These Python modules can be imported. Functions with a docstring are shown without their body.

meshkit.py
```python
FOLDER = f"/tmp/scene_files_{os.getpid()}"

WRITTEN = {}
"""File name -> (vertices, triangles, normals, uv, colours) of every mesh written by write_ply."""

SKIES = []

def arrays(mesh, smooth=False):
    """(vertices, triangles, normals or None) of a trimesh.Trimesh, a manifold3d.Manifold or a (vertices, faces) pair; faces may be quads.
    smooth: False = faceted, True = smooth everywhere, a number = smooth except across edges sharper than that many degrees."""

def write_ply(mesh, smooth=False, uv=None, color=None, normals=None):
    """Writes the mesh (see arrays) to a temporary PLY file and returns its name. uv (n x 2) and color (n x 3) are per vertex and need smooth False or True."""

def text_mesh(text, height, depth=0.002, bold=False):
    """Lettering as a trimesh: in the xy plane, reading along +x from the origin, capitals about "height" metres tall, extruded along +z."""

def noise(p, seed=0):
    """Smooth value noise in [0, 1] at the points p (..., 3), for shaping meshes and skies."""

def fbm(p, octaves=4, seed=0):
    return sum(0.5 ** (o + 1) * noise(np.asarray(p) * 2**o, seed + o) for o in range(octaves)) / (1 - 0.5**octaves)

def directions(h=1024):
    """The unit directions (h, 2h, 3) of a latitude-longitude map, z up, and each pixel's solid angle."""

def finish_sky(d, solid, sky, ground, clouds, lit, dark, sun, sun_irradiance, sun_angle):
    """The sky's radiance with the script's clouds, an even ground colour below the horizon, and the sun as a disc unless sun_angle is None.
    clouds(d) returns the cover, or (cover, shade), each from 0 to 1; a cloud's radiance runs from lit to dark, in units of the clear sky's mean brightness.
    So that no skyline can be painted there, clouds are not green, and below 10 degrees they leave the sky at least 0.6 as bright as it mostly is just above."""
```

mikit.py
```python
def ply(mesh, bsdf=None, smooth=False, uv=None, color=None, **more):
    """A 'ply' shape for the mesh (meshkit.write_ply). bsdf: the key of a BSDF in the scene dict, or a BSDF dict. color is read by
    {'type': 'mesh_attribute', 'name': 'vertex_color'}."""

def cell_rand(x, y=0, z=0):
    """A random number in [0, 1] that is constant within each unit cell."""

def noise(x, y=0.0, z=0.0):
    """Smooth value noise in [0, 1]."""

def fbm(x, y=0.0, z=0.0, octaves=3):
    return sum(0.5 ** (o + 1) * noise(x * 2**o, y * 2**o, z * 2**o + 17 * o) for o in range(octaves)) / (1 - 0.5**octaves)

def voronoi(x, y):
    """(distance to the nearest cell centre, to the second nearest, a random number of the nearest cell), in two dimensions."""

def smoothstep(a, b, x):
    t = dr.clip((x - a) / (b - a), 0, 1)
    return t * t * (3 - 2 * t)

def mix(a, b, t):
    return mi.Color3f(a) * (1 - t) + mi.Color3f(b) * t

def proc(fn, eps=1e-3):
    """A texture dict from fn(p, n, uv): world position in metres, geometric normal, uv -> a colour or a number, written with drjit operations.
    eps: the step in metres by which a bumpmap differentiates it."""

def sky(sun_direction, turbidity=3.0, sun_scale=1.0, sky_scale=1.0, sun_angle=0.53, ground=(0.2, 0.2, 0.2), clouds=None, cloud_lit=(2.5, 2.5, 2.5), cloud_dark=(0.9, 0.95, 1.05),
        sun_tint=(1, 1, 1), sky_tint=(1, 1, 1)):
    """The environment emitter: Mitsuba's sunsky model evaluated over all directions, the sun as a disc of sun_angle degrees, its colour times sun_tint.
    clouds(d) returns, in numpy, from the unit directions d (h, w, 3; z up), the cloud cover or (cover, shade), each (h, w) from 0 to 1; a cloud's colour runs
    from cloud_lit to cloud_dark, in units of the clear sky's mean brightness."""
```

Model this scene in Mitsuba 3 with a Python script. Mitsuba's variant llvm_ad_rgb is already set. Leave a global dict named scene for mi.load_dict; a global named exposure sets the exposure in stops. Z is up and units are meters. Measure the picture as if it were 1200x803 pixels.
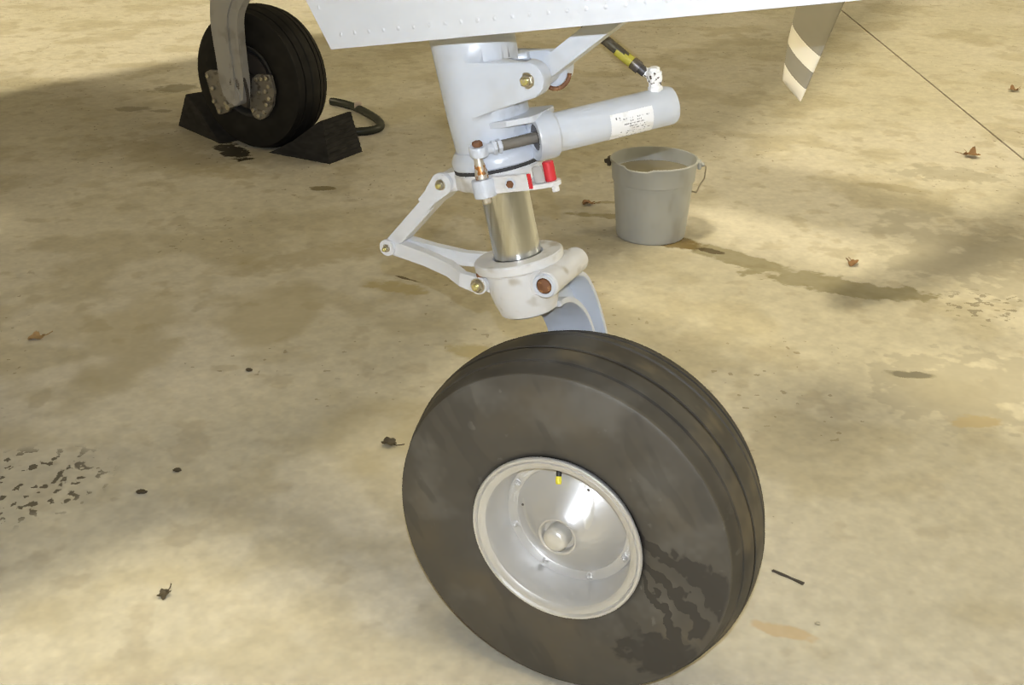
import math, random
import numpy as np, trimesh, drjit as dr, mitsuba as mi, mikit
import manifold3d as m3
from shapely.geometry import Polygon, LineString, Point
from shapely.ops import unary_union
from mikit import noise, fbm, smoothstep, mix, proc, ply

random.seed(7); rng = np.random.default_rng(7)
T4 = mi.ScalarTransform4f
scene, labels = {}, {}

# ------------------------------------------------------------------ camera, light, exposure
PITCH, CAM_H = math.radians(25.08), 1.255
scene['camera'] = {'type': 'perspective', 'fov': 2 * math.degrees(math.atan(600 / 1378.0)), 'fov_axis': 'x', 'near_clip': 0.02, 'far_clip': 200.0,
                   'to_world': T4().look_at(origin=[0, 0, CAM_H], target=[0, math.cos(PITCH), CAM_H - math.sin(PITCH)], up=[0, 0, 1])}
exposure = 0.0
FLASH = 8.4
# the camera's own flash, just above the lens
scene['flash'] = {'type': 'spot', 'to_world': T4().look_at(origin=[0.0, 0.0, CAM_H + 0.062], target=[0, math.cos(PITCH), CAM_H - math.sin(PITCH)], up=[0, 0, 1]),
                  'intensity': {'type': 'rgb', 'value': [FLASH * 0.90, FLASH * 0.97, FLASH * 1.09]}, 'cutoff_angle': 50.0, 'beam_width': 34.0}
WARM = (1.0, 0.875, 0.575)
# hangar lamps (x, y, z, radius, radiance)
LAMPS = [(0.26, 4.16, 10.0, 0.42, 165.0), (-2.42, 0.68, 10.0, 0.50, 280.0), (11.0, -4.0, 10.0, 0.50, 185.0), (-12.0, 4.0, 10.0, 0.50, 290.0),
         (13.0, 9.0, 10.0, 0.50, 230.0), (6.0, 6.0, 10.0, 0.50, 40.0)]

# ------------------------------------------------------------------ helpers
def unit(a):
    a = np.asarray(a, float); return a / np.linalg.norm(a)

def frame(x, y, z, o):
    M = np.eye(4); M[:3, 0], M[:3, 1], M[:3, 2], M[:3, 3] = x, y, z, o
    return M

def moved(mesh, M):
    m = mesh.copy(); m.apply_transform(M); return m

def cat(*ms):
    return trimesh.util.concatenate(list(ms))

def man(mesh):
    return m3.Manifold(m3.Mesh(np.asarray(mesh.vertices, np.float32), np.asarray(mesh.faces, np.uint32)))

def unman(m):
    k = m.to_mesh(); return trimesh.Trimesh(np.array(k.vert_properties)[:, :3], np.array(k.tri_verts), process=False)

def hull(points):
    return trimesh.convex.convex_hull(np.asarray(points, float))

def box(size, at=(0, 0, 0), bevel=0.0):
    s = np.array(size, float) / 2
    P = []
    for a in (-1, 1):
        for b in (-1, 1):
            for c in (-1, 1):
                q = np.array([a, b, c])
                if bevel:
                    for k in range(3):
                        e = np.full(3, bevel); e[k] = 0
                        P.append(q * (s - e))
                else:
                    P.append(q * s)
    return moved(hull(P), frame([1, 0, 0], [0, 1, 0], [0, 0, 1], at))

def lathe(profile, seg=72, closed=True):
    """(r, z) points revolved about z; closed: the profile is a closed loop."""
    p = np.asarray(profile, float); n = len(p)
    a = np.linspace(0, 2 * np.pi, seg, endpoint=False)
    v = np.stack([p[:, None, 0] * np.cos(a), p[:, None, 0] * np.sin(a), np.broadcast_to(p[:, None, 1], (n, seg))], -1).reshape(-1, 3)
    f = []
    for i in range(n if closed else n - 1):
        j = (i + 1) % n
        for k in range(seg):
            l = (k + 1) % seg
            f += [[i * seg + k, i * seg + l, j * seg + l], [i * seg + k, j * seg + l, j * seg + k]]
    m = trimesh.Trimesh(v, np.array(f), process=False)
    m.merge_vertices(); m.update_faces(m.nondegenerate_faces())
    if m.volume < 0: m.invert()
    return m

def rod(r, z0, z1, bevel=0.0, seg=40, r1=None):
    r1 = r if r1 is None else r1; b = bevel
    return lathe([(0, z0), (r - b, z0), (r, z0 + b), (r1, z1 - b), (r1 - b, z1), (0, z1)], seg)

def hexnut(r, z0, z1):
    return lathe([(0, z0), (r * .92, z0), (r, z0 + .0008), (r, z1 - .0012), (r * .86, z1), (0, z1)], 6)

def extrude(poly, z0, z1, bevel=0.0):
    if not bevel:
        m = trimesh.creation.extrude_polygon(poly, z1 - z0, engine='earcut'); m.apply_translation([0, 0, z0]); return m
    parts = []
    for k, (d, e) in enumerate(((bevel, 0), (bevel * .3, bevel * .3), (0, bevel))):
        q = poly.buffer(-d) if d else poly
        m = trimesh.creation.extrude_polygon(q, z1 - z0 - 2 * e, engine='earcut'); m.apply_translation([0, 0, z0 + e]); parts.append(man(m))
    return unman(parts[0] + parts[1] + parts[2])

def tube(pts, r, seg=12, caps=True):
    p = np.asarray(pts, float); n = len(p)
    r = np.broadcast_to(r, (n,))
    t = np.gradient(p, axis=0); t /= np.linalg.norm(t, axis=1, keepdims=True)
    a = np.cross(t[0], [0, 0, 1.0]) if abs(t[0][2]) < .9 else np.cross(t[0], [1.0, 0, 0])
    a /= np.linalg.norm(a); V = []
    ang = np.linspace(0, 2 * np.pi, seg, endpoint=False)
    for i in range(n):
        a = a - t[i] * (a @ t[i]); a /= np.linalg.norm(a); b = np.cross(t[i], a)
        V.append(p[i] + r[i] * (np.cos(ang)[:, None] * a + np.sin(ang)[:, None] * b))
    V = np.vstack(V); F = []
    for i in range(n - 1):
        for k in range(seg):
            l = (k + 1) % seg
            F += [[i * seg + k, i * seg + l, (i + 1) * seg + l], [i * seg + k, (i + 1) * seg + l, (i + 1) * seg + k]]
    if caps:
        V = np.vstack([V, p[0], p[-1]]); c0, c1 = n * seg, n * seg + 1
        for k in range(seg):
            l = (k + 1) % seg
            F += [[c0, l, k], [c1, (n - 1) * seg + k, (n - 1) * seg + l]]
    m = trimesh.Trimesh(V, np.array(F), process=False)
    if caps and m.volume < 0: m.invert()
    return m

def spline(pts, n=40):
    from scipy.interpolate import CubicSpline
    p = np.asarray(pts, float); d = np.r_[0, np.cumsum(np.linalg.norm(np.diff(p, axis=0), axis=1))]
    return CubicSpline(d, p)(np.linspace(0, d[-1], n))

def rounded(poly, r):
    return poly.buffer(-r, quad_segs=8).buffer(2 * r, quad_segs=8).buffer(-r, quad_segs=8)

used = {}
def add(key, mesh, mat, smooth=35, **more):
    """One entry of the scene; a key that is taken gets _001, _002 ..."""
    if key in used:
        used[key] += 1; key = f'{key}_{used[key]:03d}'
    else:
        used[key] = 0
    scene[key] = ply(mesh, mat, smooth, **more)
    return key

def say(key, label=None, category=None, group=None, kind=None):
    d = {}
    if label: d['label'] = label
    if category: d['category'] = category
    if group: d['group'] = group
    if kind: d['kind'] = kind
    labels[key] = d

def rgb(*c):
    return {'type': 'rgb', 'value': list(c)}

def mat(key, color, rough=0.5, metal=0.0, bump=None, bump_scale=1.0, **more):
    b = {'type': 'principled', 'base_color': color if isinstance(color, dict) else rgb(*color), 'roughness': rough, 'metallic': metal, **more}
    if bump is not None:
        b = {'type': 'bumpmap', 'arbitrary': bump, 'scale': bump_scale, 'bsdf': b}
    scene[key] = {'type': 'twosided', 'bsdf': b}
    return key

# ------------------------------------------------------------------ frames of the aircraft
YAW_WHEEL, YAW_BODY = math.radians(25.81), math.radians(37.7)
C = np.array([0.1006, 1.503, 0.272])                       # centre of the nose wheel
UP = np.array([0, 0, 1.0])
tg, ng = np.array([math.cos(YAW_WHEEL), -math.sin(YAW_WHEEL), 0]), np.array([-math.sin(YAW_WHEEL), -math.cos(YAW_WHEEL), 0])
tb, nb = np.array([math.cos(YAW_BODY), -math.sin(YAW_BODY), 0]), np.array([-math.sin(YAW_BODY), -math.cos(YAW_BODY), 0])
WHEEL = frame(tg, UP, ng, C)                               # x forward, y up, z out of the wheel's near face
C0 = C * [1, 1, 0]
YAW_MAIN = math.radians(31)
tm, nm = np.array([math.cos(YAW_MAIN), -math.sin(YAW_MAIN), 0]), np.array([-math.sin(YAW_MAIN), -math.cos(YAW_MAIN), 0])
CW = np.array([-0.963, 4.53, 0.264])                        # centre of the far main wheel
MAIN = frame(tm, UP, nm, CW)
BODY = frame(tb, UP, nb, C0)                               # x forward, y height, z towards the near side
lean = math.atan2(0.2236, 0.9747)
ua = tg * math.cos(lean) + UP * math.sin(lean); wa = -tg * math.sin(lean) + UP * math.cos(lean)
O = C0 + tg * (-0.102) + UP * 0.665                        # bottom of the shock strut's bare piston
STRUT = frame(ua, wa, ng, O)                               # x across, y up along the strut, z towards the near side
AXIS = frame(ng, ua, wa, O)                                # for lathes about the strut's axis
def S(u, v, w): return O + ua * u + ng * v + wa * w        # strut coordinates

# ------------------------------------------------------------------ materials
def grime(base, dirt, amount, f=18.0):
    def fn(p, n, uv):
        k = smoothstep(.55, .8, fbm(p.x * f, p.y * f, p.z * f, 3)) * amount
        return mix(base, dirt, k)
    return proc(fn)

mat('paint_white', grime((.445, .475, .52), (.36, .35, .32), .35), .32, clearcoat=.5, clearcoat_gloss=.8, specular=.5)
mat('paint_dirty', grime((.51, .51, .505), (.30, .27, .215), .85, 34), .36, clearcoat=.3, clearcoat_gloss=.7)
mat('paint_link', grime((.49, .50, .51), (.34, .32, .28), .35, 24), .34, clearcoat=.4, clearcoat_gloss=.8)
mat('paint_door', (.485, .505, .53), .35, clearcoat=.3, clearcoat_gloss=.8)
mat('paint_grey', grime((.36, .355, .345), (.2, .19, .17), .5), .42)
mat('chrome', proc(lambda p, n, uv: mix((.70, .74, .80), (.40, .41, .42), smoothstep(.45, .75, noise((p.x - p.y * .3) * 260, 3.0, p.z * 4)) * .45)), .17, 1.0)
mat('steel', (.42, .39, .35), .3, 1.0)
mat('rod_steel', (.17, .155, .13), .5, .2, specular=.3)
mat('dark_steel', (.10, .09, .085), .4, .6)
mat('zinc', (.52, .49, .41), .33, 1.0)
mat('brass_nut', grime((.60, .55, .22), (.55, .52, .45), .9, 200), .35, .8)
mat('rust', grime((.13, .055, .022), (.30, .15, .06), .9, 160), .7)
def pin_fn(p, n, uv):
    k = smoothstep(.45, .6, fbm(p.x * 260, p.y * 260, p.z * 160, 3))
    return mix((.50, .47, .40), (.34, .14, .035), k)
mat('pin_rusty', proc(pin_fn), .4, .6)
mat('red_paint', (.46, .022, .03), .4)
mat('rim_silver', (.58, .575, .56), .40, .6)
mat('rim_flange', (.62, .61, .575), .38, .5)
mat('black_rubber_valve', (.02, .02, .02), .5)
mat('yellow_cap', (.75, .68, .06), .45)
def sticker_fn(p, n, uv):
    row = dr.floor(uv.y * 13); dens = mikit.cell_rand(row, 3, 1)
    glyph = smoothstep(.50, .60, noise(uv.x * 60 + row * 11.7, row * 5.3)) * dr.select(dr.abs(uv.y * 13 - row - .5) < .26, 1.0, 0.0)
    span = dr.select((uv.x > .10 + .35 * dens) & (uv.x < .95 - .25 * mikit.cell_rand(row, 7, 2)) & (row > 1) & (row < 12) & (dens > .18), 1.0, 0.0)
    dots = dr.select((dr.square((uv.x - .13) * 2) + dr.square(uv.y - .14) < .0012) | (dr.square((uv.x - .21) * 2) + dr.square(uv.y - .14) < .0008), 1.0, 0.0)
    c = mix((.66, .67, .68), (.52, .51, .48), smoothstep(.5, .8, fbm(uv.x * 6, uv.y * 6, 1, 3)) * .6)
    return mix(c, (.14, .14, .15), dr.maximum(glyph * span * .8, dots))
mat('sticker', proc(sticker_fn), .6)
mat('hose_black', (.035, .032, .032), .45)
mat('tape_yellow', (.42, .40, .06), .5)
scene['sleeve_clear'] = {'type': 'thindielectric', 'int_ior': 1.45, 'specular_transmittance': rgb(.90, .87, .74)}
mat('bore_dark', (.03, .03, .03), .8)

# tyre rubber: brownish grey, greyer rubbed sidewall, dark wet streaks running out from the rim
tgv, ngv = [float(x) for x in tg], [float(x) for x in ng]
def tire_fn(p, n, uv):
    x, y, z = p.x - C[0], p.y - C[1], p.z - C[2]
    a, v = x * tgv[0] + y * tgv[1], x * ngv[0] + y * ngv[1]
    r = dr.sqrt(a * a + z * z)
    c = mix((.078, .070, .056), (.058, .053, .044), fbm(a * 30, z * 30, v * 30, 3))
    c = mix(c, (.112, .106, .092), smoothstep(.5, .75, fbm(a * 14 + 5, z * 14, v * 10, 4)) * .75)
    c = mix(c, (.10, .080, .050), smoothstep(.55, .8, fbm(a * 9 + 31, z * 9, v * 9, 3)) * .6)
    # wet streaks, spreading towards the lower front of the sidewall
    th = dr.atan2(z, a)                                       # 0 = front, negative = down
    s = (r - .135) / .125
    wob = (fbm(r * 60, th * 9, 0, 3) - .5)
    def streak(t0, t1, w0, w1, lo, hi):
        q = dr.abs(th - (t0 + (t1 - t0) * s) + wob * .22) / (w0 + (w1 - w0) * s)
        return (1 - smoothstep(.75, 1.05, q)) * smoothstep(lo, lo + .03, s) * (1 - smoothstep(hi, hi + .04, s))
    wet = streak(.26, -.14, .075, .12, -.08, .97)
    wet = dr.maximum(wet, streak(-.02, -.42, .055, .09, -.08, .9))
    wet = dr.maximum(wet, streak(-.20, -.66, .045, .09, -.05, .85))
    d2 = dr.square((a - .165) / .055) + dr.square((z + .150) / .040)
    wet = dr.maximum(wet, 1 - smoothstep(.7, 1.2, d2 + wob * 2.2))
    wet = wet * smoothstep(.02, .05, v)
    c = mix(c, (.036, .032, .027), wet * .9)
    # the tread and shoulder are darker than the dusty sidewall
    c = mix(c * .62, c, smoothstep(.074, .083, v))
    c = mix(c, (.095, .078, .050), smoothstep(.5, .8, fbm(th * 5 + 2, v * 30, r * 8, 3)) * (1 - smoothstep(.05, .07, v)) * smoothstep(.26, .272, r) * .8)
    # scuffs
    sc = smoothstep(.70, .80, fbm(a * 45 + 3, z * 45, v * 30, 4)) * smoothstep(.05, .08, v)
    c = mix(c, (.15, .145, .13), sc * .4)
    dk = smoothstep(.6, .72, fbm(a * 26 + z * 20, z * 7 - a * 9, 3, 3)) * smoothstep(.08, .085, v)
    return mix(c, (.045, .042, .036), dk * .45)
mat('tire_rubber', proc(tire_fn), .55, specular=.35)
def tread_fn(p, n, uv):
    x, y, z = p.x - C[0], p.y - C[1], p.z - C[2]
    a = dr.atan2(z, x * tgv[0] + y * tgv[1])
    return mix((.062, .055, .045), (.125, .110, .080), smoothstep(.45, .8, fbm(a * 6, (x * ngv[0] + y * ngv[1]) * 40, 0, 3)))
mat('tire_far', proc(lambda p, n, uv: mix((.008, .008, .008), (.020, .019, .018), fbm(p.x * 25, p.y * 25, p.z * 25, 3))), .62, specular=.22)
mat('chock_rubber', proc(lambda p, n, uv: mix((.012, .012, .013), (.038, .037, .037), fbm(p.x * 30, p.y * 30, p.z * 60, 3))), .75, specular=.2)

def ell(p, cx, cy, rx, ry, deg):
    c, s = math.cos(math.radians(deg)), math.sin(math.radians(deg))
    x, y = p.x - cx, p.y - cy
    return dr.square((x * c + y * s) / rx) + dr.square((-x * s + y * c) / ry)

# painted concrete: mottled, worn patches, oil spots, the wet trail from the bucket
def floor_fn(p, n, uv):
    x, y = p.x, p.y
    big, mid, fine = fbm(x * 1.1 + 9, y * 1.1, 0, 3), fbm(x * 5, y * 5, 3, 4), fbm(x * 34, y * 34, 7, 3)
    c = mix((.53, .50, .435), (.48, .45, .365), smoothstep(.3, .7, big))
    c = mix(c, (.385, .345, .245), smoothstep(.50, .70, mid) * .55)
    c = mix(c, (.40, .36, .275), smoothstep(.62, .74, fbm(x * 13 + 40, y * 13, 2, 4)) * .55)
    c = c * (.90 + .20 * fine) * (.94 + .12 * fbm(x * 90, y * 90, 1, 2))
    wob = (fbm(x * 9 + 3, y * 9, 5, 4) - .5) * 2
    fw = (fbm(x * 38 + 3, y * 38, 5, 3) - .5) * 2
    # worn grey patches on the right
    k = dr.maximum(1 - smoothstep(.35, .75, ell(p, 1.36, 3.35, .30, .42, 10) + wob * 1.1 + fw * .5), 1 - smoothstep(.35, .7, ell(p, 1.05, 2.42, .26, .26, -30) + wob * 1.3 + fw * .8))
    k = dr.maximum(k, 1 - smoothstep(.4, .7, ell(p, 1.55, 4.15, .35, .12, -10) + wob * 1.4 + fw * .8))
    k = dr.maximum(k, 1 - smoothstep(.4, .7, ell(p, 1.25, 2.05, .18, .22, -20) + wob * 1.4 + fw * .8))
    c = mix(c, (.36, .335, .27), k * .6)
    # trail of dirty water from the bucket
    t1 = ell(p, .66, 3.28, .26, .055, -40) + fw * .5 + wob * .5
    t2 = ell(p, .93, 3.06, .30, .075, -25) + fw * .7 + wob * .8
    t = dr.maximum(1 - smoothstep(.5, 1.0, t1), 1 - smoothstep(.45, .9, t2))
    c = mix(c, (.225, .20, .115), t * (.55 + .35 * fine))
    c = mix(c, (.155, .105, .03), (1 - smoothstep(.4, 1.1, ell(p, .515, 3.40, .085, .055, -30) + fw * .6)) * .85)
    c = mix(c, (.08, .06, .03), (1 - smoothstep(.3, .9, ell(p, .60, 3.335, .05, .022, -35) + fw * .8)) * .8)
    # rusty tints
    c = mix(c, (.46, .33, .17), (1 - smoothstep(.3, 1.0, ell(p, .45, 1.555, .06, .02, -25) + fw * .7)) * .6)
    c = mix(c, (.42, .33, .17), (1 - smoothstep(.3, 1.0, ell(p, 1.02, 2.27, .06, .035, 0) + fw * .9)) * .6)
    # grease, oil marks and old damp marks under the aircraft
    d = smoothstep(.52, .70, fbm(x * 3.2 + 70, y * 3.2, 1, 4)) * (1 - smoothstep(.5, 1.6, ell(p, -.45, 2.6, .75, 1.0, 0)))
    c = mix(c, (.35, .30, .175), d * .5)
    for (cx, cy, rx, ry, deg, col, s) in ((-1.583, 5.48, .13, .10, 20, (.17, .15, .10), .7), (-1.66, 5.09, .09, .05, 0, (.19, .16, .10), .6), (-1.52, 5.06, .06, .035, 0, (.20, .17, .11), .6),
                                       (-.66, 3.95, .05, .03, 0, (.15, .12, .05), .8), (.30, 3.66, .16, .03, -10, (.22, .18, .08), .7), (.33, 3.80, .10, .02, 5, (.24, .2, .1), .6),
                                       (.95, 2.50, .06, .022, -10, (.12, .11, .08), .75), (-.55, 3.3, .30, .10, 30, (.34, .29, .18), .5), (-1.3, 4.35, .5, .12, -35, (.36, .31, .20), .5),
                                       (1.35, 3.95, .14, .05, -30, (.30, .26, .17), .6), (-.02, 2.05, .05, .03, 0, (.36, .3, .17), .6), (-.06, 2.62, .12, .05, -20, (.33, .28, .14), .7),
                                       (-.33, 3.05, .12, .05, -20, (.33, .27, .12), .7), (-.30, 3.11, .055, .008, -35, (.10, .075, .04), .9), (-.03, 2.15, .10, .06, 10, (.36, .31, .2), .5)):
        c = mix(c, col, (1 - smoothstep(.3, 1.1, ell(p, cx, cy, rx, ry, deg) + fw * .6 + wob * .5)) * s)
    # puddle of oil by the far wheel
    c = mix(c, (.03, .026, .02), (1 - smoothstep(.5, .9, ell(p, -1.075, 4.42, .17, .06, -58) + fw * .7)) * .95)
    # paint chipped off in dark flakes on the left, fewer elsewhere
    zone = 1 - smoothstep(.4, 1.3, ell(p, -.97, 2.02, .16, .16, 0) + wob * .5)
    chip = smoothstep(.60, .63, fbm(x * 62, y * 54, 11, 4)) * zone
    zone2 = 1 - smoothstep(.3, 1.2, ell(p, 1.28, 2.9, .16, .14, 0))
    chip = dr.maximum(chip, smoothstep(.63, .68, fbm(x * 44 + 8, y * 60, 11, 4)) * zone2 * .55)
    c = mix(c, (.085, .072, .05), chip * .9)
    spk = smoothstep(.84, .87, fbm(x * 48 + 77, y * 48, 19, 2)) * smoothstep(.45, .6, fbm(x * 2 + 5, y * 2, 9, 2))
    return mix(c, (.22, .18, .12), spk * .6)
mat('floor_paint', proc(floor_fn), .48, specular=.42)
mat('joint_dark', (.10, .08, .05), .9)
mat('wall_sheet', (.36, .35, .32), .7)
mat('ceiling_sheet', (.36, .35, .33), .8)

# ------------------------------------------------------------------ setting: hangar
J0, J1 = np.array([2.09, 7.57]), np.array([1.93, 4.31])    # the saw-cut joint in the floor
jd = unit(J1 - J0); jn = np.array([-jd[1], jd[0]]); w = .0045
X0, X1, Y0, Y1 = -14.0, 16.0, -12.0, 22.0
room = Polygon([(X0, Y0), (X1, Y0), (X1, Y1), (X0, Y1)])
line = LineString([J0 - jd * 40, J0 + jd * 40]).buffer(w, cap_style=2)
slabs = sorted(room.difference(line).geoms, key=lambda g: g.centroid.x)
scene['floor'] = ply(box((X1 - X0, Y1 - Y0, .1), ((X0 + X1) / 2, (Y0 + Y1) / 2, -.075)), 'joint_dark')
say('floor', kind='structure')
for g in slabs:
    add('floor__slab', extrude(g, -.025, 0), 'floor_paint', False)
HZ = 11.0
for name, s, c in (('wall_left', (.2, Y1 - Y0, HZ), (X0 - .1, 5, HZ / 2)), ('wall_right', (.2, Y1 - Y0, HZ), (X1 + .1, 5, HZ / 2)),
                   ('wall_back', (X1 - X0 + .4, .2, HZ), (1, Y1 + .1, HZ / 2)), ('wall_front', (X1 - X0 + .4, .2, HZ), (1, Y0 - .1, HZ / 2))):
    scene[name] = ply(box(s, c), 'wall_sheet'); say(name, kind='structure')
scene['ceiling'] = ply(box((X1 - X0 + .4, Y1 - Y0 + .4, .2), (1, 5, HZ + .1)), 'ceiling_sheet'); say('ceiling', kind='structure')
mat('lamp_metal', (.3, .3, .3), .4, .8)
for i, (x, y, z, r, e) in enumerate(LAMPS):
    k = 'hangar_lamp' + (f'_{i:03d}' if i else '')
    hood = lathe([(.06, .45), (.10, .42), (r + .03, .0), (r + .03, -.03), (r + .015, -.03), (r + .015, 0), (.09, .40), (.06, .43)], 40)
    add(k + '__hood', moved(hood, frame([1, 0, 0], [0, 1, 0], [0, 0, 1], (x, y, z))), 'lamp_metal')
    add(k + '__rod', moved(rod(.02, .43, HZ - z), frame([1, 0, 0], [0, 1, 0], [0, 0, 1], (x, y, z))), 'lamp_metal')
    d = lathe([(r * math.sin(q), .02 - r * math.cos(q)) for q in np.linspace(0, math.pi / 2, 12)] + [(0, .02)], 40)
    scene[k + '__lens'] = {**ply(moved(d, frame([1, 0, 0], [0, 1, 0], [0, 0, 1], (x, y, z))), 'lamp_metal'), 'emitter': {'type': 'area', 'radiance': rgb(*[e * q for q in WARM])}}
    say(k, 'round hangar lamp hanging from the ceiling', 'lamp', 'hangar lamps')

# ------------------------------------------------------------------ airplane
A = 'airplane'
say(A, 'white propeller aircraft on its landing gear, nose wheel and strut in the foreground', 'airplane')
mat('paint_body', (.66, .66, .65), .4)

# the body above the frame: fuselage, wing and engine pod that shade the floor
def loft(sections, seg=32):
    V, F = [], []
    a = np.linspace(0, 2 * np.pi, seg, endpoint=False)
    for (x, lat, z, ry, rz) in sections:
        V.append(C0 + tb * x - nb * lat + np.stack([(-nb[0]) * ry * np.cos(a), (-nb[1]) * ry * np.cos(a), z + rz * np.sin(a)], 1))
    n = len(V)
    for i in range(n - 1):
        for k in range(seg):
            l = (k + 1) % seg
            F += [[i * seg + k, i * seg + l, (i + 1) * seg + l], [i * seg + k, (i + 1) * seg + l, (i + 1) * seg + k]]
    V = np.vstack(V); c0, c1 = V[:seg].mean(0), V[-seg:].mean(0); V = np.vstack([V, c0, c1])
    for k in range(seg):
        l = (k + 1) % seg
        F += [[n * seg, l, k], [n * seg + 1, (n - 1) * seg + k, (n - 1) * seg + l]]
    m = trimesh.Trimesh(V, np.array(F), process=False)
    if m.volume < 0: m.invert()
    return m
add(A + '__fuselage', loft([(-7, 0, 2.2, .12, .15), (-5, 0, 2.05, .40, .5), (-3, 0, 1.95, .60, .66), (-.8, 0, 1.93, .52, .64), (.2, 0, 1.90, .50, .57), (.9, 0, 1.86, .30, .36), (1.35, 0, 1.82, .05, .08)]), 'paint_body', True)
def wing(side):
    foil = np.array([(0, 0), (.05, .06), (.25, .11), (.55, .09), (1, 0.005), (1, -.005), (.55, -.04), (.2, -.05), (.04, -.035)])
    V = []
    for lat, le, ch, z in ((.3, -.85, 3.08, 1.62), (6.0, -2.0, 1.55, 1.72)):
        for fx, fz in foil:
            V.append(C0 + tb * (le - fx * ch) - nb * lat * side + UP * (z + fz * ch))
    n = len(foil); F = []
    for k in range(n):
        l = (k + 1) % n; F += [[k, l, n + l], [k, n + l, n + k]]
    for k in range(1, n - 1): F += [[0, k + 1, k], [n, n + k, n + k + 1]]
    m = trimesh.Trimesh(np.array(V), np.array(F), process=False)
    if m.volume < 0: m.invert()
    return m
HUBL, HUBZ, PROPX = 1.70, 1.52, -.30
for side in (1, -1):
    add(A + '__wing', wing(side), 'paint_body', 30)
    add(A + '__engine_pod', loft([(-2.6, HUBL * side, 1.66, .08, .08), (-1.9, HUBL * side, 1.62, .20, .20), (-1.0, HUBL * side, 1.56, .22, .22), (-.5, HUBL * side, HUBZ, .19, .19), (-.40, HUBL * side, HUBZ, .16, .16)]), 'paint_body', True)

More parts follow.
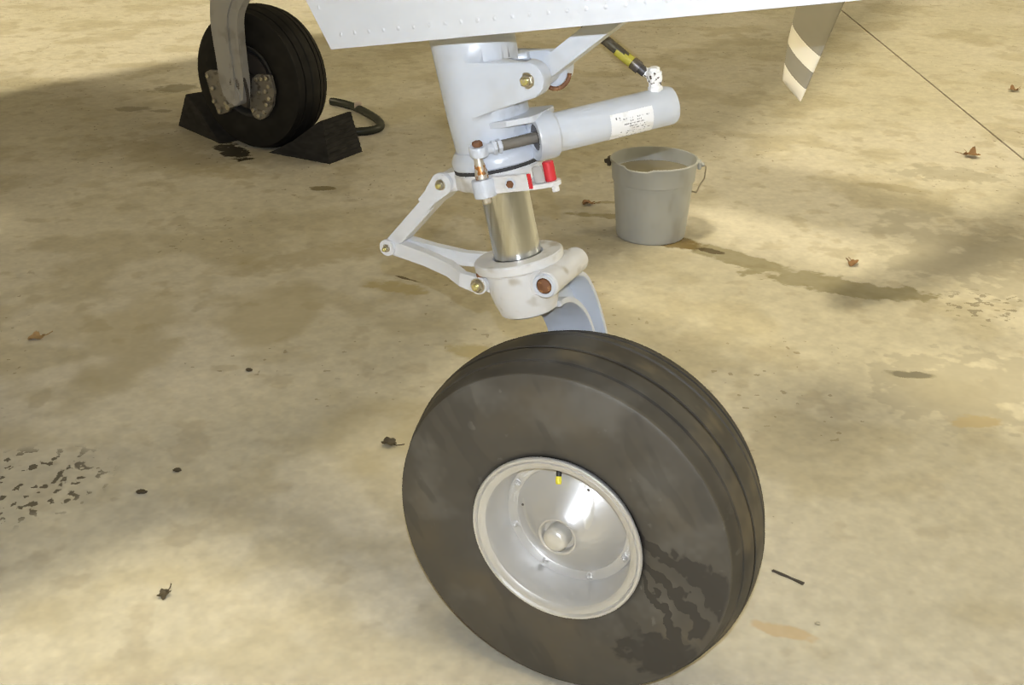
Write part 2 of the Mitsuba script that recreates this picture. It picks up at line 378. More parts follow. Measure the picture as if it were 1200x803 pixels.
# propeller of the far engine
bdir = unit(np.array([1.331 - HUBL, .596 - HUBZ])); blen = float(np.hypot(1.331 - HUBL, .596 - HUBZ))
hub_at = C0 + tb * PROPX - nb * HUBL + UP * HUBZ
def blade_frame(rot):
    c, s = math.cos(rot), math.sin(rot)
    d = np.array([c * bdir[0] - s * bdir[1], s * bdir[0] + c * bdir[1]])
    along = -nb * d[0] + UP * d[1]
    across = np.cross(along, tb)
    return along, across, hub_at
TWIST = math.radians(60)
def blade_mesh():
    """Local: x across the chord, y along the blade, z along the shaft; the tip is cut off at a slant."""
    dist = np.r_[blen - .13, np.linspace(blen - .2, .30, 8), .25, .2, .15, .11, .08, .06, .05, .04, .03, .02, .01, .001]; V = []; n = 24
    for d in dist:
        xr = float(np.interp(d, [0, .27, .45, .7, blen], [0, .074, .080, .06, .035])); xl = float(np.interp(d, [0, .049, .10, .16, .45, .7, blen], [0, -.090, -.100, -.109, -.100, -.07, -.035]))
        tw = TWIST + max(0, d - .3) * .35
        th = .012 + .04 * d
        for k in range(n):
            a = 2 * math.pi * k / n; q = .5 + .5 * math.cos(a)
            cx = xl + (xr - xl) * q; hh = min(th, (xr - xl) * .2) * math.sin(a) * .7 - .045 * (xr - xl) * (1 - math.cos(a) ** 2)
            V.append((cx * math.cos(tw) - hh * math.sin(tw), blen - d, cx * math.sin(tw) + hh * math.cos(tw)))
    F = []; m = len(dist)
    for i in range(m - 1):
        for k in range(n):
            l = (k + 1) % n; F += [[i * n + k, i * n + l, (i + 1) * n + l], [i * n + k, (i + 1) * n + l, (i + 1) * n + k]]
    for k in range(1, n - 1): F += [[0, k + 1, k], [(m - 1) * n, (m - 1) * n + k, (m - 1) * n + k + 1]]
    mesh = trimesh.Trimesh(np.array(V), np.array(F), process=False)
    if mesh.volume < 0: mesh.invert()
    return mesh
hx, hy, hz = [float(q) for q in hub_at]
frames_b = [blade_frame(2 * math.pi * k / 3) for k in range(3)]
def blade_fn(p, n, uv):
    x, y, z = p.x - hx, p.y - hy, p.z - hz
    k = mi.Float(0)
    for al, ac, _ in frames_b:
        c = np.cos(TWIST) * ac + np.sin(TWIST) * np.cross(ac, al)
        s = x * float(al[0]) + y * float(al[1]) + z * float(al[2])
        d = blen - s + .6 * (x * float(c[0]) + y * float(c[1]) + z * float(c[2]))
        k = dr.maximum(k, dr.select((s > .3) & (((d > .081) & (d < .125)) | (d < .036)), 1.0, 0.0))
    return mix((.30, .285, .245), (.86, .83, .76), k)
mat('blade_paint', proc(blade_fn), .45)
bm = blade_mesh()
for k, (al, ac, o) in enumerate(frames_b):
    add(A + '__propeller__blade', moved(bm, frame(ac, al, np.cross(ac, al), o)), 'blade_paint', 40)
add(A + '__propeller__spinner', moved(lathe([(0, .30), (.05, .28), (.10, .2), (.135, .08), (.14, -.06), (.12, -.08), (0, -.08)], 40), frame(-nb, UP, tb, hub_at)), 'paint_body')
say(A + '__propeller', 'grey propeller blade hanging down with two white stripes at its tip')

# gear door: a white riveted panel hanging beside the strut
DV = .22
door = Polygon([(-.2409, .9658), (-.505, 1.34), (.62, 1.34), (.62, 1.124)])
add(A + '__gear_door', moved(extrude(door, DV - .006, DV), BODY), 'paint_door', False)
say(A + '__gear_door', 'white riveted door panel hanging in front of the strut')
riv = lathe([(0, .0008), (.0014, .0007), (.0024, .0003), (.0029, 0), (0, -.001)], 14)
rivd = None
e0, e1 = np.array([-.2409, .9658]), np.array([.62, 1.124]); el = np.linalg.norm(e1 - e0); ed = (e1 - e0) / el; en = np.array([-ed[1], ed[0]])
riv_at = []
for i in range(34):
    q = e0 + ed * (.022 + i * .0245) + en * .017
    riv_at.append(q)
l1 = unit(np.array([-.505, 1.34]) - e0); ln = np.array([l1[1], -l1[0]])
for i in range(9):
    riv_at.append(e0 + l1 * (.05 + i * .03) + ln * .014)
for q in riv_at:
    add(A + '__gear_door__rivet', moved(riv, BODY @ frame([1, 0, 0], [0, 1, 0], [0, 0, 1], (q[0], q[1], DV))), 'paint_door')

# ---- shock strut
N = A + '__nose_strut'
outer = man(moved(lathe([(0, .155), (.0535, .155), (.0555, .20), (.0565, .30), (.057, .62), (0, .62)], 96), AXIS))
def lug(sgn):
    """A flat cheek about the pivot that runs back tangent to the column."""
    P = [(.092 + .0235 * math.cos(q), .245 + .0235 * math.sin(q), sgn * v) for q in np.linspace(0, 2 * math.pi, 40) for v in (.026, .0475)]
    P += [(.092 + .0215 * math.cos(q), .245 + .0215 * math.sin(q), sgn * .0490) for q in np.linspace(0, 2 * math.pi, 40)]
    P += [(.052, w_, sgn * v) for w_ in (.2190, .2715) for v in (.026, .0500)] + [(.004, w_, sgn * v) for w_ in (.2080, .2800) for v in (.0, .0555)]
    return man(moved(hull(P), STRUT))
outer = outer + lug(1) + lug(-1) + man(moved(extrude(rounded(Polygon([(-.01, .205), (-.01, .290), (.052, .274), (.062, .246), (.052, .214)]), .006), -.044, .044, .004), STRUT))
slot = man(moved(extrude(Polygon([(.066, .2), (.066, .3), (.14, .3), (.14, .2)]), -.0255, .0255), STRUT))
outer = outer - slot
# horizontal bracket ribs that carry the steering cylinder
rib = Polygon([(-.01, .045), (.05, .052), (.085, .040), (.09, .0), (.085, -.03), (-.01, -.045)])
rib_low = Polygon([(-.01, .03), (.04, .030), (.075, .015), (.08, -.02), (.07, -.035), (-.01, -.04)])
for pl, w0, w1 in ((rib, .190, .198), (rib_low, .166, .172)):
    outer = outer + man(moved(extrude(rounded(pl, .008), -w1, -w0, .001), frame(ua, ng, np.cross(ua, ng), O)))
add(N + '__outer_cylinder', unman(outer), 'paint_white', 32)
add(N + '__base_ring', moved(lathe([(.052, .138), (.0595, .136), (.0625, .139), (.0630, .148), (.060, .154), (.0555, .160), (.052, .160)], 96), AXIS), 'paint_white')
add(N + '__seal_ring', moved(lathe([(.04, .1325), (.0615, .1325), (.0615, .137), (.04, .137)], 72), AXIS), 'bore_dark')
def nutset(key, at, axis, r, h, mats=('zinc', 'brass_nut'), washer=True):
    z = unit(axis); x = unit(np.cross(z, [0.31, .2, .93])); y = np.cross(z, x); M = frame(x, y, z, at)
    if washer: add(key + '__washer', moved(rod(r * 1.25, 0, .0015, .0003, 24), M), mats[0])
    add(key + '__nut', moved(hexnut(r, .0015, h * .72), M), mats[0])
    add(key + '__bolt_end', moved(rod(r * .5, h * .72 - .001, h * 1.25, .0008, 16), M), mats[1])
nutset(N, S(.092, .049, .245), ng, .0085, .009)
add(N + '__pivot_pin', moved(rod(.007, -.05, .048, 0, 20), STRUT @ frame([1, 0, 0], [0, 1, 0], [0, 0, 1], (.092, .245, 0))), 'zinc')
add(N + '__piston', moved(rod(.0335, -.03, .15, 0, 96), AXIS), 'chrome')
say(N + '__piston', 'bare polished steel piston')
# steering collar with its arm, boss, tapered pin and red stops
col = man(moved(lathe([(.040, .110), (.0605, .110), (.063, .112), (.063, .130), (.061, .1325), (.040, .1325)], 96), AXIS))
FLAT = frame(ua, -ng, wa, O)                                # x across, y away from the near side, z up the strut
arm = rounded(Polygon([(-.02, -.02), (-.02, -.060), (.012, -.078), (.085, -.078), (.112, -.072), (.118, -.060), (.112, -.048), (.08, -.042), (.045, -.02)]), .006)
col = col + man(moved(extrude(arm, .1105, .1165, .001), FLAT)) + man(moved(box((.058, .007, .022), (.052, -.074, .1215), .001), FLAT))
aft = unary_union([Polygon([(-.04, .108), (-.04, .134), (-.076, .134), (-.076, .107)]), Point(-.076, .1206).buffer(.0135, quad_segs=12)])
col = col + man(moved(extrude(aft, -.028, .028, .0015), STRUT))
col = col - man(moved(rod(.036, .05, .2, 0, 64), AXIS))
add(N + '__steering_collar', unman(col), 'paint_dirty', 32)
FB = FLAT @ frame([1, 0, 0], [0, 1, 0], [0, 0, 1], (.015, -.078, 0))
add(N + '__arm_boss', moved(lathe([(.004, .108), (.0145, .108), (.0155, .109), (.0155, .1305), (.0145, .132), (.004, .132)], 40), FB), 'paint_white')
add(N + '__tapered_pin', moved(lathe([(0, .100), (.006, .100), (.006, .132), (.0088, .1325), (.0088, .138), (.0060, .158), (.0050, .172), (0, .172)], 28), FB), 'pin_rusty')
add(N + '__boss_nut', moved(hexnut(.0062, -.1075, -.0985), FB @ np.diag([1, -1, -1, 1])), 'zinc')
CB = STRUT @ frame([1, 0, 0], [0, 1, 0], [0, 0, 1], (.0545, .1215, .0775))
add(N + '__collar_bolt_washer', moved(rod(.0075, 0, .0015, .0004, 24), CB), 'paint_white')
add(N + '__collar_bolt', moved(hexnut(.0052, .001, .005), CB), 'rust')
def at_flat(u, v): return FLAT @ frame([1, 0, 0], [0, 1, 0], [0, 0, 1], (u, -v, 0))
add(N + '__red_stop', moved(rod(.0075, .1165, .142, .001, 28), at_flat(.104, .060)), 'red_paint')
add(N + '__red_mark', moved(box((.0055, .0015, .020), (.083, -.0782, .1225), .0004), FLAT), 'red_paint')
say(N + '__red_stop', 'red painted steering stop'); say(N + '__red_mark', 'red painted stripe on the steering arm')
add(N + '__stop_nut', moved(hexnut(.0055, -.1105, -.102), at_flat(.108, .060) @ np.diag([1, -1, -1, 1])), 'paint_dirty')
add(N + '__stop_spacer', moved(box((.014, .006, .022), (.093, -.07, .128), .001), FLAT), 'paint_grey')
# clamp at the bottom of the piston, with its pinch boss
cl = man(moved(lathe([(0, -.082), (.036, -.082), (.041, -.079), (.047, -.060), (.050, -.045), (.0515, -.020), (.0535, -.014), (.0625, -.0105), (.0635, -.008), (.0635, .001), (.0615, .003), (0, .003)], 96), AXIS))
VAX = lambda u, w: STRUT @ frame([1, 0, 0], [0, 1, 0], [0, 0, 1], (u, w, 0))
cl = cl + man(moved(rod(.0185, -.060, .052, .003, 40), VAX(.060, -.028))) + man(moved(hull([(x, y, z) for x in (.02, .060) for y in (-.045, -.010) for z in (-.048, .040)]), STRUT))
cl = cl + man(moved(extrude(unary_union([Polygon([(-.02, -.012), (-.02, -.05), (-.047, -.038), (-.047, -.012)]), Point(-.047, -.025).buffer(.013)]), -.034, .034, .002), STRUT))
cl = cl - man(moved(rod(.0362, -.02, .05, 0, 72), AXIS))
add(N + '__clamp', unman(cl), 'paint_dirty', 32)
add(N + '__boss_ring', moved(lathe([(.011, .050), (.0165, .050), (.0172, .054), (.0160, .056), (.0115, .0555)], 40), VAX(.060, -.028)), 'paint_white')
add(N + '__rusty_bolt', moved(lathe([(0, .0585), (.004, .0588), (.0095, .057), (.0113, .054), (.0113, .045), (0, .045)], 24), VAX(.060, -.028)), 'rust')
say(N + '__rusty_bolt', 'brown rusty pinch bolt')
say(N, 'white nose gear shock strut with its polished piston')

# torque link (scissors) behind the strut
L = A + '__torque_link'
p_top, p_elb, p_low = np.array([-.076, .1206]), np.array([-.199, .0326]), np.array([-.047, -.025])
def bar(p, q, wa_, wb_, v0, v1, rp=.012, rq=.012, bev=.002):
    d = unit(q - p); nn = np.array([-d[1], d[0]])
    pl = unary_union([Polygon([p + nn * wa_, q + nn * wb_, q - nn * wb_, p - nn * wa_]), Point(*p).buffer(rp, quad_segs=10), Point(*q).buffer(rq, quad_segs=10)])
    return man(moved(extrude(pl, v0, v1, bev), STRUT))
up = bar(p_top, p_elb, .0105, .0100, -.018, .018, .0105, .0105) 
d = unit(p_top - p_elb)
fork_pl = unary_union([Point(*p_top).buffer(.0165, quad_segs=12), Polygon([p_top + (-.0165, 0), p_top + (.0165, 0), p_top - d * .028 + np.array([-d[1], d[0]]) * -.012, p_top - d * .028 + np.array([-d[1], d[0]]) * .012])])
fork_pl = Point(*p_top).buffer(.0160, quad_segs=12).union(bar_pl := Polygon([p_top + np.array([-d[1], d[0]]) * .016, p_top - np.array([-d[1], d[0]]) * .016, p_top - d * .024 - np.array([-d[1], d[0]]) * .012, p_top - d * .024 + np.array([-d[1], d[0]]) * .012]))
up = up - man(moved(extrude(Point(*p_top).buffer(.0155), -.0283, .0283), STRUT))
up = up + man(moved(extrude(fork_pl, .0285, .0375, .0015), STRUT)) + man(moved(extrude(fork_pl, -.0375, -.0285, .0015), STRUT))
br = Polygon([p_top - d * .017 + np.array([-d[1], d[0]]) * .0115, p_top - d * .017 - np.array([-d[1], d[0]]) * .0115, p_top - d * .045 - np.array([-d[1], d[0]]) * .0103, p_top - d * .045 + np.array([-d[1], d[0]]) * .0103])
up = up + man(moved(extrude(br, -.0375, .0375, .002), STRUT))
add(L + '__upper_link', unman(up), 'paint_link', 32)
dl = unit(p_low - p_elb); nl = np.array([-dl[1], dl[0]])
def prong(sgn):
    P = []
    for s, v in ((.0, .019), (.06, .021), (.105, .030), (.135, .047)):
        c = p_elb + dl * s; h = .0105
        P.append([(c[0] + nl[0] * h, c[1] + nl[1] * h, v * sgn), (c[0] - nl[0] * h, c[1] - nl[1] * h, v * sgn), (c[0] + nl[0] * h, c[1] + nl[1] * h, (v - (.013 if s > .05 else .0185)) * sgn), (c[0] - nl[0] * h, c[1] - nl[1] * h, (v - (.013 if s > .05 else .0185)) * sgn)])
    m = None
    for a, b in zip(P[:-1], P[1:]):
        k = man(moved(hull(a + b), STRUT)); m = k if m is None else m + k
    e = unary_union([Point(*p_low).buffer(.0135, quad_segs=10), Polygon([p_low - dl * .03 + nl * .0105, p_low - dl * .03 - nl * .0105, p_low - nl * .0125, p_low + nl * .0125])])
    z = sorted((.036 * sgn, .047 * sgn))
    return m + man(moved(extrude(e, z[0], z[1], .001), STRUT))
low = prong(1) + prong(-1) + man(moved(extrude(Point(*p_elb).buffer(.0125, quad_segs=10), .0185, .0245, .001), STRUT)) + man(moved(extrude(Point(*p_elb).buffer(.0125, quad_segs=10), -.0245, -.0185, .001), STRUT))
cut = man(moved(extrude(Point(*p_elb).buffer(.0150), -.0183, .0183), STRUT))
add(L + '__lower_link', unman(low - cut), 'paint_link', 32)
for q, v, r in ((p_top, .0375, .0062), (p_elb, .0245, .0048), (p_low, .047, .0088)):
    nutset(L, S(q[0], v, q[1]), ng, r, .0085)
    add(L + '__pin', moved(rod(r * .55, -v, v, 0, 16), STRUT @ frame([1, 0, 0], [0, 1, 0], [0, 0, 1], (q[0], q[1], 0))), 'zinc')
add(L + '__rust_patch', moved(box((.012, .006, .002), (-.040, -.0105, .046), .0006), STRUT), 'rust')
say(L, 'white hinged scissor link beside the piston')

# single-sided wheel fork: an I-section arm curving over the far side of the wheel
def strip(pts, h):
    return LineString(spline(pts, 40)).buffer(h, cap_style=2, quad_segs=8)
outl = [(-.01, -.050), (-.06, -.052), (-.095, -.064), (-.118, -.100), (-.129, -.145), (-.132, -.20), (-.131, -.30), (-.130, -.40)]
inl = [(-.01, -.078), (-.04, -.082), (-.072, -.103), (-.093, -.135), (-.099, -.165), (-.101, -.22), (-.101, -.30), (-.101, -.40)]
VW = frame(ng, wa, np.cross(ng, wa), O)                       # x towards the near side, y up the strut, z = -ua
so, si_ = strip(outl, .004), strip(inl, .004)
web = Polygon(list(spline(outl, 40)) + list(spline(inl, 40))[::-1])
def exu(poly, u0, u1, b=.0012): return man(moved(extrude(poly, -u1, -u0, b), VW))
fk = exu(so, -.028, .050) + exu(si_, -.028, .046) + exu(web, .004, .016, 0)
fk = fk + man(moved(rod(.030, -.135, -.096, .004, 40), WHEEL))
add(A + '__wheel_fork', unman(fk), 'paint_white', 32)
say(A + '__wheel_fork', 'white single-sided fork arm over the wheel')

# drag brace up to the bay
B = A + '__drag_brace'
q0, q1 = np.array([.092, .245]), np.array([.092, .245]) + np.array([.085, .0420]) * 3.2
dd = unit(q1 - q0); nn = np.array([-dd[1], dd[0]])
bp = unary_union([Polygon([q0 + nn * .0125, q1 + nn * .0135, q1 - nn * .0135, q0 - nn * .0125]), Point(*q0).buffer(.016, quad_segs=10)])
add(B, moved(extrude(bp, -.0225, .0225, .002), STRUT), 'paint_white', 30)
say(B, 'white brace running up from the lug behind the door')
add(B + '__bonding_wire', tube(spline([S(.092, -.012, .224), S(.104, -.016, .221), S(.113, -.024, .227), S(.117, -.026, .236)], 20), .0030, 8), 'rust')

# ---- steering cylinder on the near side
K = A + '__steering_cylinder'
R0 = np.array([-.0432, 1.4893, .8328]); R1 = np.array([.2183, 1.5865, .8702])
ax = unit(R1 - R0); sx = unit(np.cross(UP, ax)); sy = np.cross(ax, sx)       # sx: away from camera/left, sy: up
CYL = frame(sx, sy, ax, R0); LEN = float(np.linalg.norm(R1 - R0))
add(K + '__barrel', moved(lathe([(0, .105), (.0255, .105), (.0262, .112), (.0262, LEN - .006), (.0245, LEN - .001), (.020, LEN), (0, LEN)], 64), CYL), 'paint_white')
cap = lathe([(.008, .083), (.016, .083), (.0175, .0815), (.019, .078), (.0235, .0765), (.0305, .0765), (.0318, .079), (.0318, .100), (.0312, .104), (.0280, .107), (.008, .107)], 64)
add(K + '__end_cap', moved(cap, CYL), 'paint_white')
add(K + '__gland', moved(lathe([(.0072, .0805), (.0225, .0805), (.0225, .085), (.0072, .085)], 48), CYL), 'dark_steel')
add(K + '__rod', moved(rod(.0072, .024, .10, 0, 28), CYL), 'rod_steel')
say(K + '__rod', 'bare dark metal piston rod')
add(K + '__rod_nut', moved(hexnut(.0098, .0185, .0245), CYL), 'paint_white')
add(K + '__rod_nut', moved(hexnut(.0098, .0255, .0315), CYL), 'paint_white')
RE = frame(sx, np.cross(wa, sx), wa, R0)
eye = lathe([(.0048, -.006), (.0118, -.0065), (.0128, -.0045), (.0128, .0045), (.0118, .0065), (.0048, .006)], 36)
add(K + '__rod_end', cat(moved(eye, RE), moved(rod(.0068, .010, .0195, .001, 20), CYL)), 'paint_white')
add(K + '__rod_end_nut', moved(hexnut(.0072, .0065, .0125), RE), 'rust')
def patch(r, z0, z1, a0, a1, n=24):
    a = np.linspace(a0, a1, n); V, UV, F = [], [], []
    for j, z in enumerate((z0, z1)):
        for i in range(n):
            V.append((r * math.cos(a[i]), r * math.sin(a[i]), z)); UV.append((j, i / (n - 1)))
    for i in range(n - 1): F += [[i, i + 1, n + i + 1], [i, n + i + 1, n + i]]
    return trimesh.Trimesh(np.array(V), np.array(F), process=False), np.array(UV, float)
pm, puv = patch(.02645, .178, .240, math.radians(150), math.radians(255))
STK = add(K + '__label_sticker', moved(pm, CYL), 'sticker', True, uv=puv)
say(STK, 'white paper sticker with small worn print')
PORT = CYL @ frame([1, 0, 0], [0, 0, -1], [0, 1, 0], (0, .0, LEN - .024))
port = cat(moved(lathe([(0, .02), (.010, .02), (.010, .030), (.0085, .031), (.0085, .038), (0, .038)], 6), PORT), moved(box((.017, .017, .016), (0, 0, .044), .002), PORT), moved(hexnut(.008, .0515, .0565), PORT))
mat('paint_chipped', proc(lambda p, n, uv: mix((.70, .71, .72), (.07, .06, .055), smoothstep(.60, .68, fbm(p.x * 190, p.y * 190, p.z * 190, 3)))), .45)
add(K + '__port_fitting', port, 'paint_chipped', 25)
say(K + '__port_fitting', 'chipped white elbow fitting')
say(K, 'white steering cylinder lying across the strut')

# hose from the elbow up behind the brace
Hs = A + '__hydraulic_hose'
h0 = np.array([.1860, 1.5935, .9095]); h1 = np.array([.1754, 1.5964, .9149]); h2 = np.array([.1246, 1.6135, .9515]); h3 = np.array([.06, 1.634, 1.001])
hd = unit(h2 - h1)
def seg(a, b): return [h1 + (h2 - h1) * a + (0), h1 + (h2 - h1) * b]
add(Hs, tube(np.linspace(h1 + hd * -.006, h3, 12), .0068, 16), 'hose_black')
add(Hs + '__end_fitting', tube(np.linspace(h0 + (h1 - h0) * -.1, h1 + hd * .002, 4), [.0055, .0062, .0062, .0058], 16), 'paint_chipped')
add(Hs + '__collar', tube(np.linspace(h1 + hd * .004, h1 + hd * .016, 4), .0085, 16), 'dark_steel')
add(Hs + '__yellow_tape', tube(np.linspace(h1 + hd * .017, h1 + hd * .043, 6), .0074, 16), 'tape_yellow')
add(Hs + '__clear_sleeve', tube(np.linspace(h1 + hd * .012, h3, 10), .0112, 24, caps=False), 'sleeve_clear')
say(B + '__bonding_wire', 'brown rusty lead under the brace')
say(Hs, 'black hose with yellow tape in a clear sleeve')

# ---- nose wheel
Wn = A + '__nose_wheel'
def tire_profile(R=.28):
    half = [(.1315, .0775), (.1345, .0805), (.140, .0830), (.152, .0865), (.170, .0885), (.190, .0893), (.212, .0890), (.232, .0876), (.248, .0852), (.2545, .0838), (.2585, .0832), (.2605, .0815), (.2605, .0785), (.2612, .0745), (.2640, .0685), (.2668, .0610), (.2688, .0562)]
    def groove(v): 
        r = R - 3.43 * v * v
        return [(r, v + .0026), (r - .0055, v + .0019), (r - .0062, v), (r - .0055, v - .0019), (r, v - .0026)]
    half += groove(.0537) + [(R - 3.43 * v * v, v) for v in (.046, .038, .030)] + groove(.0234) + [(R - 3.43 * v * v, v) for v in (.015, .007)]
    full = half + [(R, 0)] + [(r, -v) for r, v in half[::-1]]
    inner = [(.125, -.07), (.122, 0), (.125, .07)]
    return full + inner
def tire(R=.28, zc=.272, seg=200, k=1.0):
    m = lathe([(r * k, v * k) for r, v in tire_profile(R / k)], seg)
    V = m.vertices.copy(); low = V[:, 1] < -zc + .012
    t = np.clip((-zc + .012 - V[:, 1]) / .02, 0, 1)
    V[:, 2] *= 1 + .06 * t
    V[:, 1] = np.maximum(V[:, 1], -zc + .0005)
    return trimesh.Trimesh(V, m.faces, process=False)
add(Wn + '__tire', moved(tire(), WHEEL), 'tire_rubber', 40)
say(Wn + '__tire', 'worn black rubber tire with wet streaks')
rimp = [(.1300, .0790), (.1340, .0850), (.1342, .0885), (.1326, .0906), (.1292, .0908), (.1280, .0890), (.1268, .0872), (.1256, .0888), (.1190, .0872), (.1150, .0842), (.1130, .0790), (.1118, .0700), (.1103, .0560), (.1085, .0440), (.1068, .0350), (.1056, .0300), (.1045, .0288), (.1038, .0302), (.0895, .0302), (.0885, .0290), (.0860, .0310), (.070, .0440), (.052, .0590), (.040, .0690), (.0345, .0735), (.0315, .0775), (.0300, .0800), (.0275, .0800), (.0258, .0785), (.0250, .0680), (0, .0680),
        (0, .050), (.04, .050), (.086, .012), (.104, .012), (.110, .02), (.113, -.04), (.118, -.07), (.128, -.082), (.134, -.088), (.131, -.0785), (.124, -.070), (.118, .0), (.124, .07)]
add(Wn + '__rim', moved(lathe(rimp, 144), WHEEL), 'rim_silver', 30)
say(Wn + '__rim', 'dished silver wheel rim')
add(Wn + '__hub_cap', moved(lathe([(0, .0950), (.007, .0948), (.013, .0938), (.0165, .0915), (.0183, .0875), (.0188, .0830), (.0190, .066), (0, .066)], 56), WHEEL), 'rim_flange')
def polar(r, deg, v): return np.array([r * math.cos(math.radians(deg)), r * math.sin(math.radians(deg)), v])
bolts = []
BOLT_DEG = [200 + 45 * i for i in range(8)]
for dgr in BOLT_DEG:
    c = polar(.0965, dgr, .0300)
    add(Wn + '__rim_bolt', moved(cat(rod(.0062, 0, .0016, .0003, 18), hexnut(.0052, .001, .0062), rod(.0026, .005, .0086, .0004, 10)), WHEEL @ frame([1, 0, 0], [0, 1, 0], [0, 0, 1], c)), 'rim_silver')
# raised cast marks on the ring, worn past reading
marks = []
for a0, a1 in ((128, 146), (152, 176), (330, 348)):
    for rr in (.0945, .1000):
        d_ = a0
        while d_ < a1:
            c = polar(rr, d_, .0302); x = unit(polar(1, d_ + 90, 0)); y = unit(polar(1, d_, 0)) * -1
            marks.append(moved(box((random.uniform(.0008, .0022), random.uniform(.002, .0034), .0024), (0, 0, 0)), frame(x, y, np.cross(x, y), c)))
            d_ += random.uniform(1.6, 2.6)
add(Wn + '__cast_lettering', moved(cat(*marks), WHEEL), 'rim_silver', False)
say(Wn + '__cast_lettering', kind='stuff')
# long oval cover plates on the dish
def oval_plate(a, bdeg, length, width, r0):
    n = 14; V = []
    for i in range(n):
        t = 2 * math.pi * i / n
        x, y = width * math.cos(t), width * math.sin(t) + (length / 2 if math.sin(t) > 0 else -length / 2)
        V.append((x, y))
    return Polygon(V)
def cone_v(r): return np.interp(r, [.0345, .040, .052, .070, .086], [.0735, .069, .059, .044, .031])
def dish_plate(deg, half_deg, r_in, r_out, sweep):
    """Thin plate hugging the dish from radius r_in to r_out, turning by sweep degrees."""
    P = []; k = 16
    rs = np.linspace(r_in, r_out, k)
    for i, r in enumerate(rs):
        q = (i / (k - 1)); hw = .0085 * math.sqrt(max(0, 1 - (max(0, abs(q - .5) - .32) / .18) ** 2)) + .0004
        P.append((r, math.radians(deg + sweep * q), hw))
    V = []
    for r, a, hw in P:
        for s in (-1, -.5, 0, .5, 1):
            aa = a + s * hw / r
            V.append((r * math.cos(aa), r * math.sin(aa), cone_v(r) + .0009 - .0006 * abs(s) ** 3))
    F = []
    for i in range(k - 1):
        for j in range(4):
            F += [[i * 5 + j, i * 5 + j + 1, i * 5 + 6 + j], [i * 5 + j, i * 5 + 6 + j, i * 5 + 5 + j]]
    return trimesh.Trimesh(np.array(V), np.array(F), process=False)
for dgr, sw in ((70, -42), (165, 40)):
    kp = add(Wn + '__cover_plate', moved(dish_plate(dgr, 8, .079, .042, sw), WHEEL), 'rim_flange', True)
    c = polar(.0745, dgr + sw * .12, cone_v(.0745) + .001)
    add(kp + '__rivet', moved(rod(.0022, 0, .0012, .0004, 12), WHEEL @ frame([1, 0, 0], [0, 1, 0], [0, 0, 1], c)), 'dark_steel')
# valve: stem out of the rim wall, yellow cap
vd = 98
va, vb, vc = polar(.106, vd, .040), polar(.0865, vd - 1, .054), polar(.0775, vd - 2, .060)
def wheel_pt(q): return WHEEL[:3, :3] @ q + WHEEL[:3, 3]
add(Wn + '__valve_stem', tube(np.linspace(wheel_pt(va), wheel_pt(vb), 4), [.0050, .0048, .0042, .0038], 14), 'black_rubber_valve')
add(Wn + '__valve_cap', tube(np.linspace(wheel_pt(vb), wheel_pt(vc), 5), [.0040, .0044, .0044, .0044, .0036], 14), 'yellow_cap')
say(Wn + '__valve_cap', 'yellow valve cap')
say(Wn, 'nose wheel with silver rim and worn black tire')

# ---- far main wheel and its leg
Wm = A + '__main_wheel'
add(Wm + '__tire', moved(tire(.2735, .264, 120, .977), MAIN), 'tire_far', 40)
mr = [(.134, .080), (.137, .087), (.134, .091), (.128, .089), (.122, .080), (.118, .05), (.112, .03), (0, .03), (0, -.03), (.118, -.03), (.124, -.08), (.137, -.09), (.131, -.078), (.122, -.06), (.122, .06)]
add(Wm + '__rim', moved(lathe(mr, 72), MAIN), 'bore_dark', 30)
add(Wm + '__brake_disc', moved(lathe([(.04, .070), (.108, .070), (.108, .080), (.04, .080)], 64), MAIN), 'dark_steel')
mat('caliper_metal', grime((.24, .225, .20), (.09, .08, .07), .9, 60), .4, .5)
plL = rounded(Polygon([(-.192, .015), (-.159, .029), (-.06, .031), (-.062, -.08), (-.085, -.125), (-.144, -.145), (-.173, -.065)]), .012)
plR = rounded(Polygon([(.050, .02), (.075, .037), (.143, .043), (.155, -.019), (.140, -.076), (.105, -.120), (.071, -.137), (.042, -.130), (.021, -.09)]), .010)
for pl, bs in ((plL, [(-.17, .005), (-.15, -.04), (-.15, -.09), (-.125, -.125), (-.10, .015), (-.09, -.09)]), (plR, [(.08, .02), (.105, .025), (.13, .03), (.138, .0), (.120, -.02), (.135, -.045), (.12, -.07), (.105, -.10), (.075, -.118), (.05, -.10), (.085, -.03)])):
    kb = add(Wm + '__brake_plate', moved(extrude(pl, .092, .108, .003), MAIN), 'caliper_metal', 30)
    for b in bs:
        add(kb + '__bolt', moved(hexnut(.0085, 0, .012), MAIN @ frame([1, 0, 0], [0, 1, 0], [0, 0, 1], (b[0], b[1], .108))), 'zinc')
add(Wm + '__axle', moved(rod(.030, .0, .15, .004, 32), MAIN), 'dark_steel')
say(Wm, 'black main wheel with bolted brake plates, held by two chocks')
Lm = A + '__main_leg'
def leg_poly(du):
    l = [(-.090, .70), (-.074, .513 - .277), (-.066, .393 - .277), (-.055, .286 - .277), (-.041, -.022)]
    pts_l = spline([(-.02, .62), (-.062, .42), (-.082, .30), (-.092, .223), (-.084, .098), (-.074, -.013), (-.062, -.055)], 40)
    pts_r = spline([(.27, .62), (.155, .39), (.097, .315), (.062, .267), (.049, .189), (.050, .081), (.051, -.008), (.043, -.055)], 40)
    return pts_l, pts_r
pl_, pr_ = leg_poly(0)
legp = Polygon(list(pl_) + list(pr_)[::-1]).buffer(0)
mid_ = np.array([(a * .40 + b * .60) for a, b in zip(pl_, pr_)])
lg = man(moved(extrude(legp, .118, .150, .004), MAIN))
fl = [LineString(mid_).buffer(.007), LineString(pr_ + np.array([-.006, 0])).buffer(.006)]
